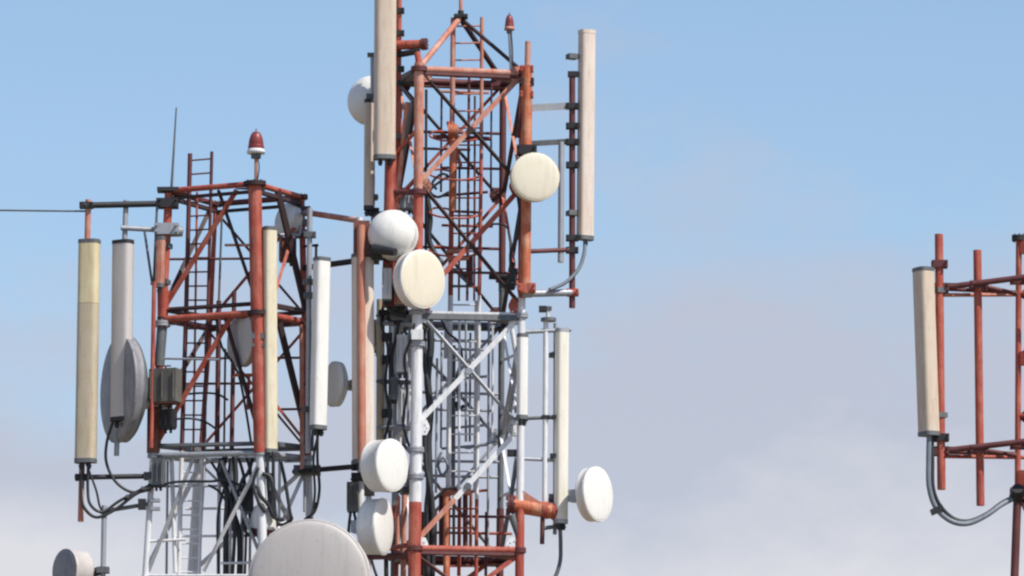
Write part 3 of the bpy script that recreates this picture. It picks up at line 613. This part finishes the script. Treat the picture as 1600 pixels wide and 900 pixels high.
for y in (530, 612, 742): tube('cross_bar', cl('RL', y), cl('RR', y+4), 2.4, 'grey', tcn); tube('cross_bar', cl('FR', y+20), cl('RR', y+34), 2.4, 'white', tcn)
for y in (205, 385): tube('cross_bar', cl('RL', y), cl('RR', y+4), 2.4, 'maroon', tcn)
# dish outrigger low down
tube('mounting_arm', P(556, 762, -.35), cl('FL', 766), 5, 'black', tcn); Mesh().box(P(574, 765, -.45), Vector((11*K, 0, 0)), Vector((0, 9*K, 0)), Z*9*K).build('clamp', 'black', tcn); Mesh().box(P(634, 767, -.7), Vector((9*K, 0, 0)), Vector((0, 9*K, 0)), Z*5*K).build('clamp', 'black', tcn)
pole10 = (P(577, 690, -.25), P(575, 905, -.25)); tube('mounting_pole', *pole10, 4.5, 'white', tcn)
tube('mounting_arm', P(575, 870, -.25), cl('FL', 868), 5, 'maroon', tcn); tube('mounting_arm', P(600, 858, .1), cl('FL', 850), 4, 'red', tcn)
tube('mounting_pole', P(632, 772, -.3), P(630, 905, -.3), 4.5, 'pink', tcn); tube('mounting_pole', P(622, 775, -.1), P(621, 860, -.1), 3.5, 'pink', tcn); tube('mounting_pole', P(614, 810, 0), P(613, 905, 0), 3, 'darkgrey', tcn); tube('mounting_pole', P(603, 850, 0), P(604, 940, 0), 3.6, 'black', tcn)
# corner carrying the pale rose panel
pole11 = (P(825, 65, -.70), P(821, 458, -.70)); tube('mounting_pole', P(825, 65, -.70), P(824, 108, -.70), 4.5, 'pink', tcn); tube('mounting_pole', P(824, 106, -.70), P(821, 458, -.70), 8, 'orange', tcn)
for y, m, r in ((108, 'red', 6), (128, 'shadedred', 6.5), (148, 'red', 6), (235, 'black', 9), (450, 'red', 8)): clamp(tcn, P(823, y, -.68), Z, r, m)
tube('stay', P(818, 170, -.6), P(808, 215, -.6), 3.2, 'maroon', tcn)
pole12 = (P(894, 112, -.35), P(894, 481, -.35)); tube('mounting_pole', *pole12, 4.8, 'maroon', tcn); Mesh().box(P(895, 116, -.35), Vector((8*K, 0, 0)), Vector((0, 6*K, 0)), Z*4*K).build('pole_cap', 'black', tcn)
pole13 = (P(877, 222, -.4), P(876, 410, -.4)); tube('mounting_pole', *pole13, 4.6, 'grey', tcn)
angle('mounting_arm', P(826, 169, -.62), P(897, 165, -.35), 11, 'grey', tcn, Vector((.2, -1, -.2))); angle('mounting_arm', P(826, 225, -.62), P(896, 221, -.35), 8, 'darkgrey', tcn, Vector((0, -1, -.3)))
tube('mounting_arm', P(822, 393, -.65), P(896, 390, -.35), 3.6, 'maroon', tcn); tube('mounting_arm', P(815, 459, -.6), P(902, 457, -.35), 5.6, 'grey', tcn)
tube('arm_sleeve', P(812, 459, -.58), P(830, 458.6, -.54), 6.6, 'red', tcn); tube('arm_sleeve', P(886, 457.4, -.38), P(903, 457, -.35), 6.6, 'red', tcn)
for y in (166, 197, 222, 258, 372, 391, 457): clamp(tcn, P(894, y, -.35), Z, 5.6, 'black' if y != 457 else 'red')
# white corner poles with the slim panels
pole14 = (P(853, 498, -.45), P(851, 800, -.45)); tube('mounting_pole', *pole14, 4, 'white', tcn); tube('mounting_pole', P(848, 800, -.45), P(847, 850, -.45), 3.6, 'maroon', tcn)
Mesh().tube(P(857, 497, -.45), P(857, 502, -.45), 12*K, n=16).build('pole_cap', 'darkgrey', tcn)
pole15 = (P(868, 505, -.30), P(867, 835, -.30)); tube('mounting_pole', *pole15, 3.2, 'grey', tcn)
tube('mounting_arm', cl('FR', 519), P(892, 515, -.4), 3.4, 'grey', tcn); tube('mounting_arm', P(798, 655, -.5), P(886, 651, -.4), 2.8, 'darkgrey', tcn); tube('mounting_arm', P(804, 716, -.5), P(866, 719, -.4), 3, 'grey', tcn)
for x, y in ((803, 708), (866, 712), (853, 652), (868, 652), (818, 655)): clamp(tcn, P(x, y, -.45), Z, 6 if x == 803 else 3.8, 'black')
tube('stay', P(797, 497, -.5), cl('FR', 600), 4, 'white', tcn); tube('stay', P(810, 560, -.4), P(790, 690, .3), 3, 'grey', tcn)
tube('mounting_arm', P(798, 788, -.5), P(874, 801, -.4), 12, 'orange', tcn); flange(tcn, P(798, 788, -.5), Vector((1, 0, 0)), 15, 5, 'maroon'); flange(tcn, P(852, 797, -.43), Vector((1, 0, 0)), 14, 4, 'red'); flange(tcn, P(868, 800, -.41), Vector((1, 0, 0)), 14, 4, 'red')
Mesh().prism([P(800, 780, -.55), P(815, 765, -.55), P(850, 788, -.5)], Vector((0, .02, 0))).build('gusset_plate', 'pink', tcn)
tube('stay', P(800, 805, -.5), cl('FR', 838), 6.5, 'darkgrey', tcn); tube('stay', P(806, 720, -.5), P(798, 786, -.45), 3, 'darkgrey', tcn)
tube('mounting_arm', P(845, 826, -.45), P(880, 821, -.4), 3.2, 'darkgrey', tcn)
lower_tower(tcn, [cp(k, 3) for k in ORD], (9, 7, 6, 6), ('red', 'white'), spread=1.5)
# visible lattice just under the lowest ring
for a, b in (('FL', 'FR'), ('RL', 'RR')):
    cb(a, 866, b, 988, 7, 'maroon', LEFTFACE); cb(b, 866, a, 988, 7, 'red', LITFACE)

# antennas on it
panel('huge tan panel antenna cut by the top edge of the picture', (603, -70), (601, 246), 34, 24, 8, 'tan', d=-.78, pole=pole7)
panel('slim grey panel antenna below the white dome, beside the huge tan panel', (577, 158), (576, 325), 15, 14, 5, 'tan', d=-.4, cap='black', pole=pole8)
pn9 = panel('tall pale rose panel antenna standing out from the orange pole', (918, 50), (915, 372), 25, 18, 24, 'rose', d=-.35, cap='same', pole=pole12, conn=1)
pn10 = panel('long ivory panel antenna above the red outrigger arm', (879, 516), (877, 815), 20, 15, 26, 'ivory', d=-.45, cap='grey', pole=pole15)
panel('short white panel antenna on the white corner leg', (817, 524), (816, 652), 16, 13, 20, 'dishwhite', d=-.72, cap='darkgrey', pole=(cp('FR', 1), cp('FR', 2)))
dish('white domed dish half hidden behind the huge tan panel', 577, 156, .05, 78, -38, 6, 14, 'dishwhite', 28, 'dishwhite', hub=8, pole=pole8, bowl=16)
dish('white ball shaped domed dish above the ivory faced dish', 611, 365, -.95, 76, -22, 8, 18, 'dishwhite', 30, 'dishwhite', hub=8, pole=pole7b, bowl=12)
bb = ants_ball = [o for o in COL.objects if o.get('label', '').startswith('white ball')][0]
Mesh().tube(P(583, 389, -1.05), P(618, 394, -1.22), 8*K, 6*K).tube(P(584, 376, -.9), P(586, 402, -1.05), 7*K).tube(P(586, 398, -1.05), P(606, 404, -.7), 5*K).build('mount_cradle', 'black', bb)
dish('ivory faced dish over the ring of the tallest tower', 661, 436, -1.0, 90, 43, -2, 18, 'dishcream', 3, 'dishwhite', hub=10, pole=pole7b)
dish('white drum dish directly under the striped panel foot', 613, 727, -1.38, 80, 55, -2, 30, 'dishwhite', 3, 'dishwhite', hub=8, pole=pole10)
dish('white drum dish lowest of the pair beside the largest dish', 600, 823, -1.0, 86, 72, -2, 24, 'dishwhite', 4, 'dishwhite', hub=6, pole=pole10, bowl=16)
dish('round ivory dish facing forward on the orange pole', 837, 276, -1.0, 75, 12, 0, 16, 'dishcream', 3, 'dishcream', hub=6, pole=pole11)
dish('white drum dish on its own beyond the red outrigger arm', 935, 772, -.6, 84, 58, 0, 15, 'dishwhite', 3, 'dishwhite', bowl=7, hub=22, hubmat='darkgrey', pole=pole15)
radio('white cylinder like radio on the crowded white corner', 620, 524, 637, 582, -.5, 14, 'white')
radio('pale radio low on the crowded white corner', 620, 606, 634, 664, -.35, 14, 'white')
radio('grey radio on the pole over the ball shaped dish', 624, 303, 646, 326, -.45, 16, 'grey')
radio('small dark radio beside the ivory faced dish', 610, 478, 634, 498, -.55, 16, 'darkgrey')
radio('white radio hanging under the ball shaped dish', 597, 420, 612, 468, -.78, 14, 'white')
radio('pink radio squeezed between the ball shaped dish and the ring', 616, 452, 632, 476, -.66, 14, 'pink')
radio('beige radio behind the striped panel on the crowded corner', 584, 500, 600, 548, -.1, 14, 'beige')
radio('dark radio halfway up the crowded white corner', 611, 590, 622, 622, -.5, 12, 'darkgrey')
tc_ = thing('camera_unit', 'tiny dark box on a stub above the slim white pole', 'camera', P(852, 497, -.45))
Mesh().tube(P(856, 498, -.45), P(856, 484, -.45), 3*K, n=10).build('stub', 'white', tc_); Mesh().box(P(848, 483, -.45), Vector((6*K, 0, 0)), Vector((0, 9*K, 0)), Z*4*K).build('housing', 'black', tc_); Mesh().box(P(858, 482, -.45), Vector((4*K, 0, 0)), Vector((0, 4*K, 0)), Z*3*K).build('bracket', 'darkgrey', tc_)

# ================================================================== RIGHT TOWER (only its near corner is in view)
DR = 78.0
def Q(x, y, d=0.0): return P(x, y, d, DR)
trt = thing('lattice_tower', 'slender red mast cut by the picture edge with two long outrigger frames', 'tower', Vector((Q(1680, 600).x, DR, 0)), 'red and white telecom towers')
RT = [((1592, 372), (1590, 770), 0.0), ((1728, 366), (1730, 764), -.45), ((1688, 388), (1687, 786), .85)]
top = [Q(a[0], a[1], d) for a, b, d in RT]; bot = [Q(b[0], b[1], d) for a, b, d in RT]
for i in range(3):
    tube('leg', top[i], bot[i], 4.6, 'maroon' if i else 'red', trt); j = (i+1) % 3
    for f in (0.02, 0.22, 0.46, 0.70, 0.97): tube('ring_beam', top[i].lerp(bot[i], f), top[j].lerp(bot[j], f), 3.4, 'red', trt)
    for f0, f1 in ((0.02, 0.22), (0.22, 0.46), (0.46, 0.70), (0.70, 0.97)): angle('brace', top[i].lerp(bot[i], f0), top[j].lerp(bot[j], f1), 6, 'maroon', trt, LEFTFACE)
    flange(trt, top[i], Z, 11, 4, 'black'); flange(trt, bot[i], Z, 12, 6, 'maroon')
    Mesh().box(top[i].lerp(top[j], 0.12)-Z*.10, (top[j]-top[i])*0.11, Vector((0, .04, 0)), Z*.09).build('gusset_plate', 'red', trt)
    Mesh().box(top[i].lerp(bot[i], .475).lerp(top[j].lerp(bot[j], .475), .10), (top[j]-top[i])*0.085, Vector((0, .05, 0)), Z*.08).build('gusset_plate', 'red', trt)
    Mesh().box(bot[i].lerp(bot[j], 0.11)+Z*.09, (bot[j]-bot[i])*0.11, Vector((0, .05, 0)), Z*.17).build('gusset_plate', 'red', trt)
Mesh().tube(Q(1590, 763, -.12), Q(1590, 775, 0), 9*K, 13*K).build('leg_socket', 'black', trt)
lower_tower(trt, bot, (6.5, 6.5, 6.5), ('maroon', 'red'), spread=2.0)
pole16 = (Q(1467, 366, -.25), Q(1471, 765, -.25)); tube('mounting_pole', *pole16, 6.4, 'red', trt)
pole17 = (Q(1527, 391, -.15), Q(1532, 790, -.15)); tube('mounting_pole', *pole17, 6.2, 'red', trt)
for y0, y1, y2, ye in ((451, 433, 461, 460), (706, 691, 713, 716)):
    tube('mounting_arm', Q(1460, y0, -.22), Q(1728, y1-16, -.45), 4.6, 'maroon', trt); tube('mounting_arm', Q(1474, y2, -.2), Q(1690, ye, .8), 3, 'pink' if y0 < 500 else 'red', trt)
    tube('mounting_arm', Q(1532, (y0+y1)/2+4, -.15), Q(1592, y2-1, 0), 3.4, 'maroon', trt); tube('mounting_arm', Q(1466, y0, -.2), Q(1592, y2-4, 0), 3.2, 'maroon', trt)
    for x, r in ((1468, 8), (1486, 5.5), (1529, 8), (1591, 7)): clamp(trt, Q(x, y0 + (y1-y0)*(x-1460)/140 + (4 if x > 1500 else 0), -.2), Z, r, 'maroon' if x != 1486 else 'black')
clamp(trt, Q(1468, 413, -.25), Z, 7, 'maroon'); clamp(trt, Q(1470, 684, -.25), Z, 7, 'black')
pn13 = panel('leaning beige panel antenna on the slender mast outrigger', (1444, 421), (1453, 678), 27, 26, 30, 'tan', d=-.35, cap='darkgrey', back='grey', pole=pole16, dist=DR, conn=1)
cable('feeder_cable', [(1452, 676, -.38), (1451, 720, -.38), (1452, 762, -.38), (1463, 794, -.35), (1486, 814, -.3), (1512, 818, -.25), (1540, 806, -.2), (1566, 788, -.1), (1590, 776, 0)], 4, 'greycable', pn13, 8, DR)
cable('feeder_cable', [(1456, 676, -.33), (1457, 720, -.33), (1458, 762, -.33), (1469, 790, -.3), (1490, 810, -.25), (1514, 814, -.22), (1541, 803, -.15), (1566, 785, -.05), (1592, 773, .05)], 3, 'cable', pn13, 8, DR)
Mesh().box(Q(1464, 797, -.33), Vector((9*K, 0, 4*K)), Vector((0, 7*K, 0)), Vector((-1.5*K, 0, 4*K))).build('cable_tie', 'black', pn13)

# ================================================================== cables
def feed(lst, parent, r=2.6, mat='cable'): return cable('feeder_cable', lst, r, mat, parent)
ants = {o['label']: o for o in COL.objects if 'label' in o}
pa1 = ants['tall yellow panel antenna at the end of the black arm']
feed([(130, 720, -.55), (127, 760, -.5), (130, 790, -.48), (150, 808, -.45), (180, 796, -.42), (212, 772, -.4), (240, 760, -.36)], pa1, 2.6)
feed([(138, 720, -.55), (137, 762, -.5), (141, 788, -.5), (160, 800, -.45), (188, 782, -.42), (236, 757, -.36)], pa1, 2.4)
feed([(134, 722, -.5), (150, 765, -.46), (158, 795, -.4), (175, 796, -.4)], pa1, 1.8)
pa2 = ants['pale grey panel antenna in front of the dark dish']
feed([(176, 660, -.5), (167, 690, -.45), (166, 722, -.42), (180, 752, -.4), (206, 769, -.38), (236, 765, -.36)], pa2, 2.4)
pa4 = ants['narrow cream panel antenna on the front leg of the whip antenna tower']
feed([(418, 704, -.85), (418, 742, -.8), (421, 785, -.7), (424, 820, -.6)], pa4, 2.8); feed([(427, 704, -.85), (427, 745, -.8), (429, 790, -.72), (432, 822, -.6)], pa4, 2.8)
pa5 = ants['white panel antenna beside the tall terracotta striped panel']
feed([(496, 668, -.95), (496, 720, -.7), (499, 765, -.1), (492, 798, -.05), (476, 812, 0)], pa5, 2.4); feed([(500, 668, -.95), (490, 715, -.7), (492, 770, -.1), (486, 806, -.05), (470, 830, 0)], pa5, 2)
ra = ants['grey radio under the tall striped panel with two black tails']
feed([(548, 800, -.74), (546, 815, -.75), (544, 838, -.75)], ra, 2.4); feed([(553, 800, -.74), (557, 820, -.75), (560, 836, -.75), (568, 828, -.75)], ra, 2.4)
feed([(914, 374, -.35), (913, 395, -.38), (904, 420, -.42), (884, 441, -.48), (858, 453, -.55)], pn9, 3, 'greycable')
feed([(875, 820, -.42), (876, 850, -.42), (875, 878, -.42), (866, 905, -.45), (850, 930, -.5)], pn10, 3.2, 'darkgrey')
def ties(parent, lst, d, r=4.5):
    for x, y in lst: Mesh().tube(P(x-2.5, y-1, d), P(x+2.5, y+1, d), r*K, n=10).build('cable_tie', 'black', parent)
ties(pa1, [(172, 797), (198, 778), (222, 765)], -.41, 5); ties(pa4, [(422, 745), (424, 788)], -.76, 6); ties(pa5, [(495, 735), (494, 790)], -.2, 5)
def loose(label, lst, r, mat='cable'): return tag(cable('cable', lst, r, mat), label, 'cable', 'cables strung on the towers')
loose('cable sagging across the whip antenna tower from the small grey black radio', [(248, 762, -.36), (262, 755, -.4), (290, 752, -.45), (330, 752, -.5), (352, 750, -.5), (376, 758, -.55), (392, 764, -.6)], 2.2)
loose('thin cable arcing under the dark equipment box', [(262, 668, -.4), (272, 656, -.4), (300, 654, -.42), (322, 660, -.3), (340, 672, -.1)], 1.8)
loose('thin cable crossing the red storey at the grey dish height', [(338, 500, -.45), (346, 540, -.45), (362, 565, -.45), (374, 590, -.45), (384, 640, -.5), (392, 690, -.6)], 2)
loose('cable strand stretched between the ladder and the inner pipes', [(288, 616, -.25), (318, 614, -.2), (340, 616, -.05), (356, 625, .05)], 1.8)
for i, (pts, r, lb) in enumerate((
    ([(352, 712, -.3), (348, 740, -.3), (355, 775, -.35), (353, 830, -.35), (353, 915, -.35)], 4.6, 'thick black cable bundle dropping beside the white ladder'),
    ([(366, 712, -.3), (368, 750, -.3), (362, 790, -.35), (374, 835, -.35), (374, 915, -.35)], 4.6, 'thick black cable bundle nearer the front leg'),
    ([(362, 700, -.5), (372, 715, -.5), (380, 740, -.5), (383, 762, -.5), (386, 790, -.5)], 2.6, 'black cable curving from the ring onto the black radio box'),
    ([(345, 716, -.4), (340, 740, -.4), (350, 760, -.4), (362, 785, -.4), (364, 830, -.4)], 2, 'thin cable twisting in the middle of the white storey'),
    ([(326, 758, -.3), (342, 768, -.35), (354, 786, -.35), (358, 806, -.35)], 2, 'short slanting cable by the wide white tube'),
    ([(402, 760, -.9), (408, 776, -.9), (420, 790, -.85), (428, 808, -.8), (442, 812, -.7)], 3.2, 'black cable hanging from the front leg toward the largest dish'),
    ([(438, 718, -.7), (446, 755, -.7), (453, 800, -.68), (455, 812, -.65), (440, 820, -.6), (424, 812, -.6), (404, 795, -.6)], 2.8, 'long cable looping up to the narrow cream panel foot'),
    ([(410, 740, -.85), (422, 745, -.85), (426, 762, -.85), (424, 785, -.8), (430, 806, -.75)], 3.4, 'black cable bulge beside the narrow cream panel tails'),
    ([(385, 712, -.5), (392, 745, -.5), (388, 775, -.5), (380, 820, -.5), (390, 838, -.5)], 2.4, 'cable passing behind the black radio box'),
    ([(670, 486, -.3), (673, 540, -.3), (668, 590, -.3), (672, 640, -.3), (669, 690, -.3), (671, 760, -.3), (668, 800, -.3), (668, 905, -.3)], 6, 'thickest black cable run down the inside of the tallest tower'),
    ([(662, 500, -.35), (664, 570, -.35), (674, 640, -.35), (664, 670, -.35), (666, 730, -.35), (676, 790, -.35), (676, 905, -.3)], 4, 'second black cable run beside the thickest one'),
    ([(682, 296, -.2), (676, 285, -.2), (690, 272, -.2), (700, 276, -.2), (690, 282, -.2), (672, 298, -.2), (684, 308, -.2), (702, 300, -.2)], 2.2, 'coiled dark cable inside the red top of the tallest tower'),
    ([(666, 300, -.3), (672, 340, -.3), (670, 372, -.3), (680, 398, -.3), (692, 412, -.3)], 4.5, 'black cable above the ivory faced dish'),
    ([(806, 290, -.55), (812, 330, -.6), (808, 370, -.6), (798, 395, -.55), (800, 430, -.5), (806, 446, -.5)], 2.6, 'dark cable under the round ivory dish'),
    ([(752, 360, -.1), (772, 350, -.1), (794, 358, -.2), (798, 400, -.3), (800, 440, -.4)], 1.8, 'thin cable arching from the ladder to the orange pole foot'),
    ([(800, 440, -.5), (806, 420, -.5), (802, 450, -.5), (797, 440, -.5), (803, 410, -.5)], 3.2, 'short knotted black cable near the orange pole foot'),
    ([(604, 430, -.75), (612, 455, -.75), (606, 480, -.7), (620, 490, -.65), (646, 496, -.6), (668, 510, -.5)], 3.2, 'black cable below the ball shaped dish'),
    ([(618, 478, -.55), (622, 505, -.55), (618, 530, -.5), (612, 560, -.4), (614, 600, -.4)], 3, 'dark cable down the crowded white corner'),
    ([(690, 706, -.1), (684, 722, -.1), (690, 742, -.1), (700, 730, -.1), (692, 715, -.1), (682, 730, -.1)], 2.2, 'coiled grey cable low in the white storey'),
    ([(676, 782, -.2), (690, 770, -.2), (700, 762, -.2), (712, 764, -.1)], 2.6, 'short black cable at the top of the lower red storey'),
    ([(575, 850, -.2), (582, 880, -.2), (590, 905, -.2)], 2.2, 'thin cable trailing beside the largest dish'),
    ([(360, 716, -.2), (356, 745, -.2), (347, 775, -.25), (340, 815, -.3), (342, 915, -.3)], 2.2, 'thin cable hanging by the ladder of the white storey'),
    ([(395, 716, -.55), (388, 738, -.55), (378, 752, -.55), (368, 790, -.5), (366, 850, -.45), (362, 915, -.4)], 3, 'black cable sweeping from the front leg into the bundles'),
    ([(330, 722, -.3), (346, 745, -.3), (372, 770, -.35), (384, 805, -.4), (382, 915, -.4)], 2.2, 'thin cable crossing the bundles of the white storey'),
    ([(404, 730, -.92), (396, 755, -.9), (404, 785, -.9), (414, 800, -.85)], 2.6, 'short black cable hugging the white front leg'),
    ([(648, 505, -.9), (642, 530, -.85), (632, 560, -.7), (636, 610, -.65), (630, 660, -.6), (640, 700, -.7)], 2.2, 'wavy cable beside the thick white leg'),
    ([(600, 470, -.4), (596, 505, -.45), (606, 545, -.45), (602, 600, -.45), (608, 650, -.45), (600, 690, -.45)], 2.4, 'wavy cable down the beige pole behind the striped panel'),
    ([(690, 500, -.2), (700, 520, -.2), (716, 534, -.1), (722, 560, -.05), (714, 590, 0), (718, 640, 0)], 2, 'dark cable drooping below the ring of the white storey'),
    ([(712, 628, 0), (716, 638, 0), (726, 634, 0)], 3, 'cable stub sticking out in the white storey'),
    ([(722, 698, 0), (733, 700, 0), (745, 696, 0), (776, 690, .2)], 2, 'faint cable between ladder and rear leg'))):
    loose(lb, pts, r, 'greycable' if 'grey' in lb.split()[1] or 'faint' in lb else 'cable')
